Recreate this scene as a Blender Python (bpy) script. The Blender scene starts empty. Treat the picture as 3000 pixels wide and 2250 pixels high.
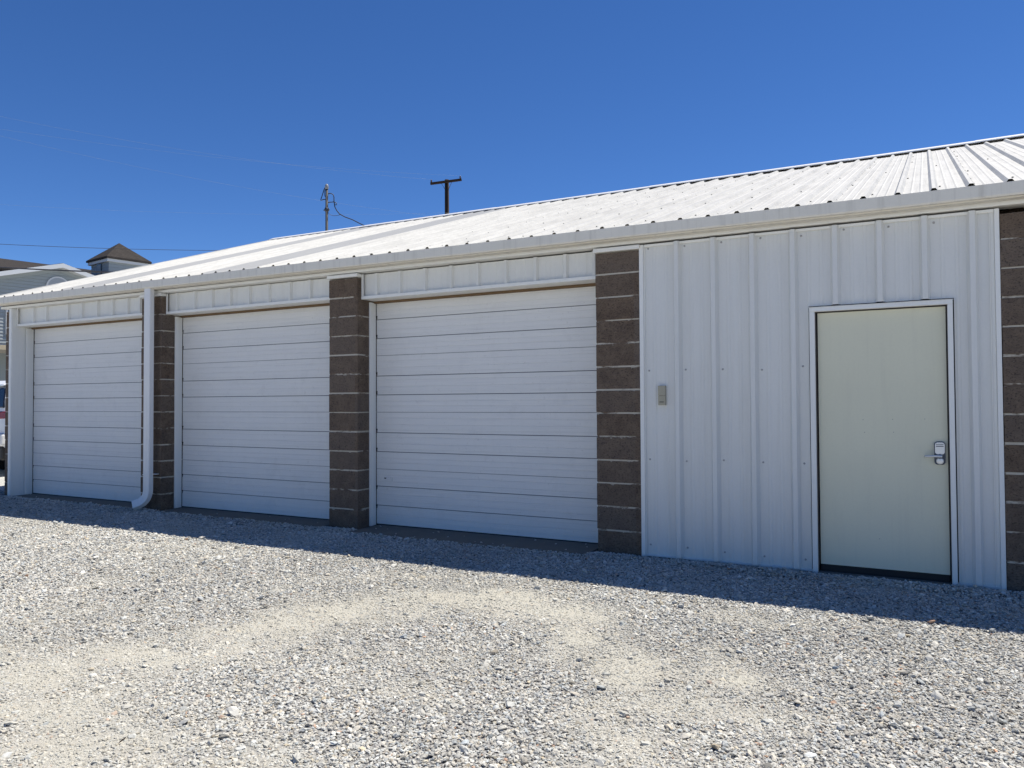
import bpy, math, random
import numpy as np
from mathutils import Vector, Matrix, noise as mn

R = math.radians
random.seed(7)
rng = np.random.default_rng(11)
sc = bpy.context.scene

# ------------------------------------------------------------------ camera
cam_d = bpy.data.cameras.new("camera")
cam = bpy.data.objects.new("camera", cam_d)
sc.collection.objects.link(cam)
cam_d.sensor_width = 36.0
cam_d.lens = 2253.0 / 3000.0 * 36.0
cam_d.clip_start = 0.05
cam_d.clip_end = 2000.0
_r = Vector((0.87901367, 0.47676921, -0.00510827))
_u = Vector((0.01575135, -0.01832937, 0.99970792))
_d = Vector((-0.47653632, 0.87883739, 0.02362152))
M = Matrix.Identity(4)
for i in range(3):
    M[i][0] = _r[i]; M[i][1] = _u[i]; M[i][2] = -_d[i]
M[0][3], M[1][3], M[2][3] = 0.0, -6.31366651, 1.31965594
cam.matrix_world = M
sc.camera = cam

# ------------------------------------------------------------------ sky, sun, exposure
SUN_EL, SUN_AZ = 65.6, 38.0          # azimuth from +Y (straight behind the building) towards +X
world = bpy.data.worlds.new("World")
sc.world = world
world.use_nodes = True
wn = world.node_tree
wn.nodes.clear()
wo = wn.nodes.new("ShaderNodeOutputWorld")
bg = wn.nodes.new("ShaderNodeBackground")
sky = wn.nodes.new("ShaderNodeTexSky")
sky.sky_type = 'NISHITA'
sky.sun_disc = False
sky.sun_elevation = R(SUN_EL)
sky.sun_rotation = R(SUN_AZ)
sky.altitude = 1500.0
sky.air_density = 0.75
sky.dust_density = 0.0
sky.ozone_density = 5.0
hsv = wn.nodes.new("ShaderNodeHueSaturation")
hsv.inputs["Saturation"].default_value = 1.19
hsv.inputs["Hue"].default_value = 0.507
wn.links.new(sky.outputs[0], hsv.inputs["Color"])
wn.links.new(hsv.outputs[0], bg.inputs[0])
bg.inputs[1].default_value = 0.106
wn.links.new(bg.outputs[0], wo.inputs[0])

sun_d = bpy.data.lights.new("sun", 'SUN')
sun_d.energy = 5.0
sun_d.angle = R(0.53)
sun_d.color = (1.0, 0.948, 0.862)
sun = bpy.data.objects.new("sun", sun_d)
sc.collection.objects.link(sun)
_el, _az = R(SUN_EL), R(SUN_AZ)
sdir = Vector((math.sin(_az) * math.cos(_el), math.cos(_az) * math.cos(_el), math.sin(_el)))
sun.rotation_euler = sdir.to_track_quat('Z', 'Y').to_euler()
sun.location = sdir * 60

sc.view_settings.view_transform = 'Standard'
sc.view_settings.look = 'None'
sc.view_settings.exposure = 0.40
sc.view_settings.gamma = 1.0
sc.view_settings.use_curve_mapping = False
sc.cycles.max_bounces = 8
sc.cycles.diffuse_bounces = 5

# ------------------------------------------------------------------ helpers
class MB:
    def __init__(self):
        self.v = []; self.f = []; self.m = []; self.s = []
    def add(self, vs, fs, mat=0, smooth=False):
        o = len(self.v)
        self.v += [tuple(p) for p in vs]
        for f in fs:
            self.f.append([i + o for i in f]); self.m.append(mat); self.s.append(smooth)
        return self
    def box(self, x0, x1, y0, y1, z0, z1, mat=0):
        vs = [(x0, y0, z0), (x1, y0, z0), (x1, y1, z0), (x0, y1, z0),
              (x0, y0, z1), (x1, y0, z1), (x1, y1, z1), (x0, y1, z1)]
        fs = [(0, 3, 2, 1), (4, 5, 6, 7), (0, 1, 5, 4), (1, 2, 6, 5), (2, 3, 7, 6), (3, 0, 4, 7)]
        return self.add(vs, fs, mat)
    def hexa(self, vs, mat=0):
        fs = [(0, 3, 2, 1), (4, 5, 6, 7), (0, 1, 5, 4), (1, 2, 6, 5), (2, 3, 7, 6), (3, 0, 4, 7)]
        return self.add(vs, fs, mat)
    def prism(self, prof, lo, hi, axis='x', mat=0, caps=True):
        """closed profile [(a,b)] extruded along axis: x->(y,z) y->(x,z) z->(x,y)"""
        def P(a, b, t):
            return (t, a, b) if axis == 'x' else ((a, t, b) if axis == 'y' else (a, b, t))
        n = len(prof)
        vs = [P(a, b, lo) for a, b in prof] + [P(a, b, hi) for a, b in prof]
        fs = [(i, (i + 1) % n, n + (i + 1) % n, n + i) for i in range(n)]
        if caps:
            fs += [tuple(range(n))[::-1], tuple(range(n, 2 * n))]
        return self.add(vs, fs, mat)
    def tube(self, path, r, n=8, mat=0, rect=None, caps=True):
        """sweep a circle (or a (w,d) rectangle with rounded corners) along a path"""
        path = [Vector(p) for p in path]
        rs = r if isinstance(r, (list, tuple)) else [r] * len(path)
        vs = []; fs = []
        up = None
        for i, p in enumerate(path):
            t = (path[min(i + 1, len(path) - 1)] - path[max(i - 1, 0)]).normalized()
            if up is None:
                ref = Vector((0, 1, 0)) if abs(t.y) < 0.9 else Vector((1, 0, 0))
                a = ref.cross(t).normalized()
            else:
                a = (up - t * up.dot(t)).normalized()
            up = a
            b = t.cross(a)
            if rect:
                w, d = rect[0] / 2, rect[1] / 2
                c = min(w, d) * 0.22
                pts = [(w - c, d), (w, d - c), (w, -d + c), (w - c, -d), (-w + c, -d), (-w, -d + c), (-w, d - c), (-w + c, d)]
            else:
                pts = [(rs[i] * math.cos(2 * math.pi * k / n), rs[i] * math.sin(2 * math.pi * k / n)) for k in range(n)]
            for q in pts:
                vs.append(p + a * q[0] + b * q[1])
        k = 8 if rect else n
        for i in range(len(path) - 1):
            for j in range(k):
                fs.append((i * k + j, i * k + (j + 1) % k, (i + 1) * k + (j + 1) % k, (i + 1) * k + j))
        if caps:
            fs.append(tuple(range(k))[::-1])
            fs.append(tuple(range((len(path) - 1) * k, len(path) * k)))
        return self.add(vs, fs, mat, smooth=not rect)
    def lathe(self, c, prof, n=12, mat=0, axis='z'):
        vs = []; fs = []
        for r, h in prof:
            for k in range(n):
                a = 2 * math.pi * k / n
                x, y = r * math.cos(a), r * math.sin(a)
                p = (x, y, h) if axis == 'z' else ((x, -h, y) if axis == 'y' else (h, x, y))
                vs.append((c[0] + p[0], c[1] + p[1], c[2] + p[2]))
        for i in range(len(prof) - 1):
            for k in range(n):
                fs.append((i * n + k, i * n + (k + 1) % n, (i + 1) * n + (k + 1) % n, (i + 1) * n + k))
        fs.append(tuple(range(n))[::-1]); fs.append(tuple(range((len(prof) - 1) * n, len(prof) * n)))
        return self.add(vs, fs, mat, smooth=True)
    def build(self, name, mats, parent=None, bevel=0.0, seg=2, off=(0, 0, 0)):
        me = bpy.data.meshes.new(name)
        vs = [(p[0] - off[0], p[1] - off[1], p[2] - off[2]) for p in self.v]
        me.from_pydata(vs, [], self.f)
        if not isinstance(mats, (list, tuple)): mats = [mats]
        for m in mats: me.materials.append(m)
        me.polygons.foreach_set('material_index', self.m)
        me.polygons.foreach_set('use_smooth', self.s)
        me.update()
        o = bpy.data.objects.new(name, me)
        sc.collection.objects.link(o)
        if parent: o.parent = parent
        if bevel:
            b = o.modifiers.new("bevel", 'BEVEL')
            b.width = bevel; b.segments = seg; b.limit_method = 'ANGLE'; b.angle_limit = R(40)
            b.harden_normals = False
        return o

def thing(name, label, cat, loc=(0, 0, 0), rotz=0.0, group=None):
    o = bpy.data.objects.new(name, None)
    sc.collection.objects.link(o)
    o.location = loc; o.rotation_euler = (0, 0, rotz)
    o.empty_display_size = 0.3
    o["label"] = label; o["category"] = cat
    if group: o["group"] = group
    return o
def tag(o, label, cat, group=None):
    o["label"] = label; o["category"] = cat
    if group: o["group"] = group
    return o

# ------------------------------------------------------------------ materials
class NT:
    def __init__(self, name):
        self.mat = bpy.data.materials.new(name); self.mat.use_nodes = True
        self.t = self.mat.node_tree; self.t.nodes.clear()
        self.out = self.n("ShaderNodeOutputMaterial")
        self.b = self.n("ShaderNodeBsdfPrincipled")
        self.l(self.b.outputs[0], self.out.inputs[0])
    def n(self, ty, **kw):
        x = self.t.nodes.new(ty)
        for k, v in kw.items(): setattr(x, k, v)
        return x
    def l(self, a, b): self.t.links.new(a, b)
    def coord(self, scale=(1, 1, 1), out="Object", loc=(0, 0, 0)):
        tc = self.n("ShaderNodeTexCoord"); mp = self.n("ShaderNodeMapping")
        self.l(tc.outputs[out], mp.inputs[0])
        mp.inputs["Scale"].default_value = scale; mp.inputs["Location"].default_value = loc
        return mp.outputs[0]
    def noise(self, vec, scale, detail=4, rough=0.55):
        x = self.n("ShaderNodeTexNoise"); x.inputs["Scale"].default_value = scale
        x.inputs["Detail"].default_value = detail; x.inputs["Roughness"].default_value = rough
        self.l(vec, x.inputs["Vector"]); return x.outputs["Fac"]
    def ramp(self, fac, stops):
        x = self.n("ShaderNodeValToRGB"); e = x.color_ramp.elements
        while len(e) < len(stops): e.new(0.5)
        for i, (p, c) in enumerate(stops):
            e[i].position = p; e[i].color = (c, c, c, 1) if isinstance(c, (int, float)) else tuple(c) + (1,)
        self.l(fac, x.inputs[0]); return x.outputs[0]
    def mix(self, fac, a, b, mode='MIX'):
        x = self.n("ShaderNodeMix", data_type='RGBA', blend_type=mode)
        for s, v in ((0, fac), (6, a), (7, b)):
            if hasattr(v, 'links'): self.l(v, x.inputs[s])
            elif isinstance(v, (int, float)): x.inputs[s].default_value = v
            else: x.inputs[s].default_value = tuple(v) + (1,)
        return x.outputs[2]
    def math(self, op, a, b=None, clamp=False):
        x = self.n("ShaderNodeMath", operation=op, use_clamp=clamp)
        for i, v in enumerate((a, b)):
            if v is None: continue
            if hasattr(v, 'links'): self.l(v, x.inputs[i])
            else: x.inputs[i].default_value = v
        return x.outputs[0]
    def bump(self, h, strength=0.3, dist=0.01, prev=None):
        x = self.n("ShaderNodeBump"); x.inputs["Strength"].default_value = strength
        x.inputs["Distance"].default_value = dist
        self.l(h, x.inputs["Height"])
        if prev is not None: self.l(prev, x.inputs["Normal"])
        return x.outputs[0]
    def set(self, base=None, rough=None, metal=None, spec=None, normal=None):
        I = self.b.inputs
        for k, v in (("Base Color", base), ("Roughness", rough), ("Metallic", metal), ("Specular IOR Level", spec), ("Normal", normal)):
            if v is None: continue
            if hasattr(v, 'links'): self.l(v, I[k])
            elif isinstance(v, (tuple, list)): I[k].default_value = tuple(v) + (1,)
            else: I[k].default_value = v
        return self.mat

def painted(name, col, rough=0.45, var=0.06, streak=True, spec=0.4, dirt=(0.45, 0.42, 0.36), dirt_amt=0.16, bump=0.05):
    m = NT(name)
    big = m.noise(m.coord(), 1.7, 5, 0.6)
    fine = m.noise(m.coord(), 60, 3)
    c1 = tuple(x * (1 - var) for x in col); c2 = tuple(min(1, x * (1 + var * 0.5)) for x in col)
    c = m.mix(big, c1, c2)
    c = m.mix(m.math('MULTIPLY', m.ramp(fine, [(0.45, 0.0), (0.75, 1.0)]), 0.10), c, tuple(x * 0.75 for x in col))
    if streak:
        st = m.noise(m.coord((9, 9, 0.5)), 2.0, 5, 0.65)
        c = m.mix(m.math('MULTIPLY', m.ramp(st, [(0.52, 0.0), (0.78, 1.0)]), dirt_amt), c, dirt)
    n = m.bump(fine, bump, 0.002)
    wav = m.noise(m.coord((1, 1, 0.6)), 2.2, 2)
    n = m.bump(wav, 0.12, 0.02, n)
    return m.set(c, rough, 0.0, spec, n)

M_siding = painted("white_steel_siding", (0.745, 0.74, 0.70), 0.42, 0.05, True, 0.4, dirt_amt=0.16)  # darker than the trim, to put recess shade into the panel colour
M_trim = painted("white_trim", (0.86, 0.85, 0.80), 0.45, 0.05, True, 0.35, dirt_amt=0.14)
M_gutter = painted("weathered_gutter_paint", (0.80, 0.755, 0.655), 0.6, 0.08, True, 0.3, (0.30, 0.27, 0.22), 0.35)
M_down = painted("downspout_paint", (0.83, 0.82, 0.79), 0.5, 0.05, True, 0.3, dirt_amt=0.2)
M_leaf = painted("pale_green_door_paint", (0.75, 0.73, 0.56), 0.5, 0.07, True, 0.3, (0.5, 0.47, 0.38), 0.14)
M_dark = NT("dark_gap").set((0.02, 0.02, 0.02), 0.8)
M_rubber = NT("black_rubber").set((0.015, 0.015, 0.016), 0.7)
M_brownframe = NT("brown_weatherstrip_gap_shade").set((0.045, 0.034, 0.028), 0.6)
M_screw2 = NT("painted_screw_head").set((0.42, 0.41, 0.40), 0.5)
M_screw = NT("screw_head").set((0.24, 0.235, 0.22), 0.6)
M_beige = NT("beige_plastic").set((0.40, 0.365, 0.27), 0.5)
M_chrome = NT("satin_nickel").set((0.68, 0.68, 0.67), 0.33, 0.45)
M_key = NT("keypad_dark").set((0.06, 0.075, 0.11), 0.35)

def mat_door():
    m = NT("garage_door_steel")
    gr = m.noise(m.coord((0.35, 1, 26)), 3.0, 6, 0.7)
    gr2 = m.noise(m.coord((2.5, 1, 90)), 3.0, 4, 0.7)
    big = m.noise(m.coord(), 1.3, 4, 0.6)
    c = m.mix(big, (0.75, 0.74, 0.71), (0.82, 0.805, 0.77))
    c = m.mix(m.math('MULTIPLY', m.ramp(gr, [(0.35, 1.0), (0.5, 0.0)]), 0.18), c, (0.5, 0.5, 0.52))
    sp = m.noise(m.coord(), 35, 2)
    run = m.noise(m.coord((7, 1, 0.35)), 2.0, 5, 0.7)
    c = m.mix(m.math('MULTIPLY', m.ramp(run, [(0.50, 0.0), (0.75, 1.0)]), 0.04), c, (0.42, 0.40, 0.36))
    blot = m.noise(m.coord((1, 1, 1), loc=(4, 2, 7)), 4.5, 6, 0.7)
    c = m.mix(m.math('MULTIPLY', m.ramp(blot, [(0.55, 0.0), (0.72, 1.0)]), 0.14), c, (0.44, 0.43, 0.41))
    c = m.mix(m.math('MULTIPLY', m.ramp(sp, [(0.66, 0.0), (0.74, 1.0)]), 0.25), c, (0.5, 0.48, 0.44))
    n = m.bump(gr2, 0.25, 0.002)
    n = m.bump(gr, 0.35, 0.004, n)
    return m.set(c, 0.5, 0, 0.35, n)
M_gdoor = mat_door()
M_seam = NT("seam_and_slot_shade").set((0.15, 0.155, 0.17), 0.8)  # section joints, plus shade painted into the rib slots

def mat_wood(name, c1, c2, rough=0.85, ax=(1, 14, 14)):
    m = NT(name)
    g = m.noise(m.coord(ax), 4, 6, 0.65)
    c = m.mix(g, c1, c2)
    return m.set(c, rough, 0, 0.2, m.bump(g, 0.4, 0.004))
M_lintel = mat_wood("bare_wood", (0.13, 0.085, 0.05), (0.22, 0.15, 0.09))
M_pole = mat_wood("pole_wood", (0.018, 0.012, 0.009), (0.045, 0.030, 0.022), 0.9, (14, 14, 1))

def mat_block():
    m = NT("brown_split_block")
    co = m.coord()
    n1 = m.noise(co, 26, 6, 0.7); n2 = m.noise(co, 130, 3, 0.6); n3 = m.noise(co, 8, 5, 0.65)
    c = m.mix(n1, (0.115, 0.080, 0.055), (0.290, 0.212, 0.150))
    c = m.mix(m.math('MULTIPLY', m.ramp(n3, [(0.40, 0.0), (0.62, 1.0)]), 0.65), c, (0.10, 0.071, 0.054))
    c = m.mix(m.math('MULTIPLY', m.ramp(n2, [(0.62, 0.0), (0.72, 1.0)]), 0.5), c, (0.30, 0.26, 0.23))
    fl = m.n("ShaderNodeSeparateXYZ"); m.l(co, fl.inputs[0])
    cb = m.n("ShaderNodeCombineXYZ")
    m.l(m.math('FLOOR', m.math('MULTIPLY', fl.outputs[0], 1.3)), cb.inputs[0]); m.l(m.math('FLOOR', m.math('DIVIDE', fl.outputs[2], 0.2032)), cb.inputs[2])
    wn_ = m.n("ShaderNodeTexWhiteNoise"); m.l(cb.outputs[0], wn_.inputs["Vector"])
    c = m.mix(m.math('MULTIPLY', wn_.outputs["Value"], 0.55), c, (0.20, 0.165, 0.138))
    pit = m.noise(m.coord((1, 1, 1.4), loc=(2, 5, 1)), 60, 5, 0.75)
    c = m.mix(m.ramp(pit, [(0.36, 0.75), (0.48, 0.0)]), c, (0.035, 0.028, 0.024))
    # mortar smeared over the block edges next to the bed joints (spacing 0.2032 from z = 0)
    sx = m.n("ShaderNodeSeparateXYZ"); m.l(co, sx.inputs[0])
    zz = m.math('FRACT', m.math('DIVIDE', sx.outputs[2], 0.2032))
    dist = m.math('SUBTRACT', 1.0, zz)                     # distance below the joint above
    sm = m.noise(m.coord((1, 1, 0.3)), 9, 4, 0.7)
    lim = m.math('MULTIPLY', m.math('SUBTRACT', sm, 0.50), 0.60)
    fac = m.math('LESS_THAN', zz, m.math('MULTIPLY', m.math('SUBTRACT', sm, 0.57), 0.40))
    fac2 = m.math('LESS_THAN', dist, lim)
    spots = m.ramp(m.noise(co, 14, 3, 0.6), [(0.745, 0.0), (0.765, 0.6)])
    fa = m.math('MAXIMUM', m.math('MAXIMUM', m.math('MULTIPLY', fac, 0.8), m.math('MULTIPLY', fac2, 0.75)), spots)
    c = m.mix(fa, c, m.mix(n2, (0.36, 0.32, 0.26), (0.56, 0.51, 0.42)))
    n = m.bump(n1, 1.0, 0.022); n = m.bump(pit, 0.8, 0.008, n); n = m.bump(n2, 0.6, 0.004, n)
    return m.set(c, 0.93, 0, 0.15, n)
M_block = mat_block()
def mat_mortar():
    m = NT("pale_mortar")
    co = m.coord()
    a = m.noise(co, 40, 5, 0.7)
    c = m.mix(a, (0.40, 0.36, 0.295), (0.62, 0.565, 0.465))
    hide = m.noise(m.coord((1, 1, 2.5), loc=(3, 1, 0)), 4.2, 4, 0.7)
    c = m.mix(m.ramp(hide, [(0.40, 1.0), (0.50, 0.0)]), c, (0.15, 0.11, 0.082))
    return m.set(c, 0.95, 0, 0.1, m.bump(a, 0.8, 0.006))
M_mortar = mat_mortar()

def mat_roof(name, c1, c2, stain, rough, amt):
    m = NT(name)
    pan = m.noise(m.coord((4.4, 0.35, 0.35)), 1.0, 2, 0.5)
    pat = m.noise(m.coord((2.2, 1.1, 1.1)), 1.5, 6, 0.62)
    fine = m.noise(m.coord((9, 3, 3)), 4, 5, 0.7)
    run = m.noise(m.coord((22, 0.6, 0.6)), 1.6, 4, 0.65)
    c = m.mix(pan, c1, c2)
    c = m.mix(m.math('MULTIPLY', m.ramp(pat, [(0.45, 0.0), (0.72, 1.0)]), amt * 0.8), c, stain)
    c = m.mix(m.math('MULTIPLY', m.ramp(fine, [(0.45, 0.0), (0.75, 1.0)]), amt * 0.7), c, stain)
    c = m.mix(m.math('MULTIPLY', m.ramp(run, [(0.48, 0.0), (0.70, 1.0)]), amt * 0.9), c, stain)
    return m.set(c, rough, 0.0, 0.35, m.bump(fine, 0.15, 0.002))
M_roof = mat_roof("chalky_white_roof", (0.485, 0.480, 0.448), (0.57, 0.562, 0.525), (0.30, 0.298, 0.28), 0.6, 0.5)
M_cap = mat_roof("ridge_cap_paint", (0.66, 0.665, 0.655), (0.72, 0.72, 0.71), (0.5, 0.5, 0.49), 0.5, 0.2)
M_roof_grey = mat_roof("grey_roof_panel", (0.25, 0.26, 0.27), (0.285, 0.293, 0.30), (0.21, 0.215, 0.22), 0.6, 0.3)

def mat_concrete():
    m = NT("grey_concrete")
    co = m.coord()
    a = m.noise(co, 3, 6, 0.65); b = m.noise(co, 90, 3, 0.6)
    c = m.mix(a, (0.12, 0.12, 0.105), (0.21, 0.205, 0.18))
    c = m.mix(m.math('MULTIPLY', b, 0.3), c, (0.07, 0.07, 0.066))
    return m.set(c, 0.92, 0, 0.2, m.bump(b, 0.4, 0.004))
M_conc = mat_concrete()

# ------------------------------------------------------------------ ground and gravel
def vnoise(x, y, sc_, seed=0):
    """smooth value noise, numpy"""
    x = x * sc_ + seed * 17.31; y = y * sc_ + seed * 9.73
    xi = np.floor(x).astype(np.int64); yi = np.floor(y).astype(np.int64)
    fx = x - xi; fy = y - yi
    fx = fx * fx * (3 - 2 * fx); fy = fy * fy * (3 - 2 * fy)
    def h(a, b):
        n = (a * 374761393 + b * 668265263 + seed * 974711) & 0x7fffffff
        n = ((n ^ (n >> 13)) * 1274126177) & 0x7fffffff
        return ((n ^ (n >> 16)) & 0xffff) / 65535.0
    return (h(xi, yi) * (1 - fx) + h(xi + 1, yi) * fx) * (1 - fy) + (h(xi, yi + 1) * (1 - fx) + h(xi + 1, yi + 1) * fx) * fy
def fbm(x, y, s, seed=0, o=4):
    v = 0; a = 0.5; t = 0
    for k in range(o):
        v = v + a * vnoise(x, y, s * 2 ** k, seed + k); t += a; a *= 0.55
    return v / t
DUST = [  # worn patches of pale fines: polyline, half width, strength
    ([(-5.2, -4.3), (-4.3, -4.15), (-3.8, -4.2), (-3.36, -4.3), (-2.87, -4.45), (-2.4, -4.6)], 0.42, 0.85),
    ([(-4.6, -4.8), (-3.5, -4.85), (-2.6, -4.85)], 0.38, 0.7),
    ([(-4.0, -4.1), (-3.72, -3.85), (-3.6, -3.6), (-3.45, -3.3), (-3.40, -3.04), (-3.40, -2.7)], 0.34, 0.95),
    ([(-3.45, -2.85), (-3.3, -2.51), (-3.07, -2.15), (-2.73, -1.85), (-2.46, -1.80)], 0.33, 1.0),
    ([(-2.46, -1.82), (-2.15, -1.9)], 0.30, 1.0),
    ([(-2.15, -1.9), (-1.78, -2.13), (-1.5, -2.45), (-1.34, -2.70)], 0.22, 0.95),
    ([(-1.34, -2.72), (-1.13, -2.71), (-0.94, -2.52)], 0.20, 0.95),
    ([(-1.10, -3.55), (-1.0, -3.06), (-0.88, -2.88)], 0.22, 0.75),
    ([(-2.6, -3.3), (-2.2, -2.9)], 0.25, 0.35),
    ([(-5.0, -3.35), (-4.5, -3.2)], 0.3, 0.4),
    ([(-9.6, -1.3), (-9.0, -1.45)], 0.3, 0.45),
    ([(-6.2, -1.6), (-5.7, -1.6)], 0.28, 0.35),
]
def dust(x, y):
    wx = x + 0.55 * (fbm(x, y, 2.0, 3) - 0.5) + 0.16 * (fbm(x, y, 9, 5) - 0.5)
    wy = y + 0.55 * (fbm(x, y, 2.0, 4) - 0.5) + 0.16 * (fbm(x, y, 9, 6) - 0.5)
    out = np.zeros_like(x)
    for pl, w, s in DUST:
        d = np.full_like(x, 9e9)
        for (ax, ay), (bx, by) in zip(pl[:-1], pl[1:]):
            L = (bx - ax) ** 2 + (by - ay) ** 2
            t = np.clip(((wx - ax) * (bx - ax) + (wy - ay) * (by - ay)) / L, 0, 1)
            d = np.minimum(d, np.hypot(wx - ax - t * (bx - ax), wy - ay - t * (by - ay)))
        out = np.maximum(out, s * np.clip(1.25 - 0.70 * d / w, 0, 1) * 0.86)
    out = out * np.clip(0.15 + 1.6 * fbm(x, y, 4.5, 9), 0, 1.15)
    out = np.maximum(out, 0.45 * np.clip((fbm(x, y, 1.6, 21) - 0.60) * 6, 0, 1))
    return np.clip(out, 0, 1)
def gheight(x, y):
    h = 0.020 * (fbm(x, y, 0.9, 31) - 0.5) + 0.014 * (fbm(x, y, 3.5, 35) - 0.5)
    fade = np.clip((-y - 0.0) / 0.6, 0.25, 1)
    return h * fade

def make_ground():
    xs = np.unique(np.concatenate([[-600, -200, -80, -40, -25], np.arange(-18, 6.01, 0.06), [10, 25, 60, 200, 600]]))
    ys = np.unique(np.concatenate([[-600, -200, -60, -20, -10], np.arange(-7, 3.01, 0.06), [6, 12, 25, 60, 200, 600]]))
    X, Y = np.meshgrid(xs, ys, indexing='ij')
    near = (X > -18) & (X < 6) & (Y > -7) & (Y < 3)
    Z = np.where(near, gheight(X, Y), 0.0)
    inside = (X > -11.6) & (Y > 0.02)
    Z = np.where(inside, -0.02, Z)
    D = np.where(near, dust(X, Y), 0.15)
    nx, ny = X.shape
    idx = np.arange(nx * ny).reshape(nx, ny)
    quads = np.stack([idx[:-1, :-1], idx[1:, :-1], idx[1:, 1:], idx[:-1, 1:]], -1).reshape(-1, 4)
    me = bpy.data.meshes.new("ground")
    me.from_pydata(np.stack([X, Y, Z], -1).reshape(-1, 3).tolist(), [], quads.tolist())
    far = np.where((X > -13.4) & (X < 2.2) & (Y > -5.6) & (Y < 0.3), 0.0, 1.0)
    a2 = me.attributes.new("open", 'FLOAT', 'POINT'); a2.data.foreach_set('value', far.reshape(-1).astype(np.float32))
    at = me.attributes.new("dust", 'FLOAT', 'POINT'); at.data.foreach_set('value', D.reshape(-1).astype(np.float32))
    me.polygons.foreach_set('use_smooth', [True] * len(me.polygons))
    m = NT("gravel_bed")
    co = m.coord()
    vo = m.n("ShaderNodeTexVoronoi"); vo.inputs["Scale"].default_value = 105; m.l(co, vo.inputs["Vector"])
    vo2 = m.n("ShaderNodeTexVoronoi"); vo2.inputs["Scale"].default_value = 210; m.l(co, vo2.inputs["Vector"])
    cr = m.n("ShaderNodeSeparateColor"); m.l(vo.outputs["Color"], cr.inputs[0])
    n1 = m.noise(co, 160, 4, 0.7); n2 = m.noise(co, 3, 5, 0.6)
    grav = m.mix(cr.outputs[0], (0.20, 0.20, 0.195), (0.44, 0.43, 0.415))
    gap = m.ramp(vo.outputs["Distance"], [(0.35, 0.0), (0.75, 1.0)])
    grav = m.mix(m.math('MULTIPLY', gap, 0.6), grav, (0.13, 0.125, 0.12))
    fines = m.mix(n1, (0.40, 0.384, 0.325), (0.58, 0.558, 0.475))
    spk = m.n("ShaderNodeSeparateColor"); m.l(vo2.outputs["Color"], spk.inputs[0])
    fines = m.mix(m.math('MULTIPLY', m.ramp(spk.outputs[0], [(0.55, 0.0), (0.95, 1.0)]), 0.55), fines, (0.30, 0.29, 0.255))
    fines = m.mix(m.math('MULTIPLY', m.ramp(spk.outputs[1], [(0.65, 0.0), (0.95, 1.0)]), 0.5), fines, (0.70, 0.68, 0.60))
    fines = m.mix(m.math('MULTIPLY', m.ramp(n2, [(0.4, 0.0), (0.7, 1.0)]), 0.35), fines, (0.44, 0.395, 0.32))
    a = m.n("ShaderNodeAttribute"); a.attribute_name = "dust"
    f = m.math('ADD', m.math('MULTIPLY', a.outputs["Fac"], 1.1), m.math('MULTIPLY', m.math('SUBTRACT', n1, 0.5), 0.9), clamp=True)
    c = m.mix(f, grav, fines)
    a3 = m.n("ShaderNodeAttribute"); a3.attribute_name = "open"
    c = m.mix(m.math('MULTIPLY', a3.outputs["Fac"], 0.75), c, m.mix(cr.outputs[0], (0.48, 0.47, 0.43), (0.70, 0.69, 0.63)))
    h = m.mix(f, vo.outputs["Distance"], m.math('MULTIPLY', vo2.outputs["Distance"], 0.5))
    m.set(c, 0.95, 0, 0.15, m.bump(h, 0.8, 0.010))
    m.b.inputs["Base Color"]
    me.materials.append(m.mat)
    o = bpy.data.objects.new("ground", me); sc.collection.objects.link(o)
    o["kind"] = "structure"
    return o
make_ground()

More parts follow.
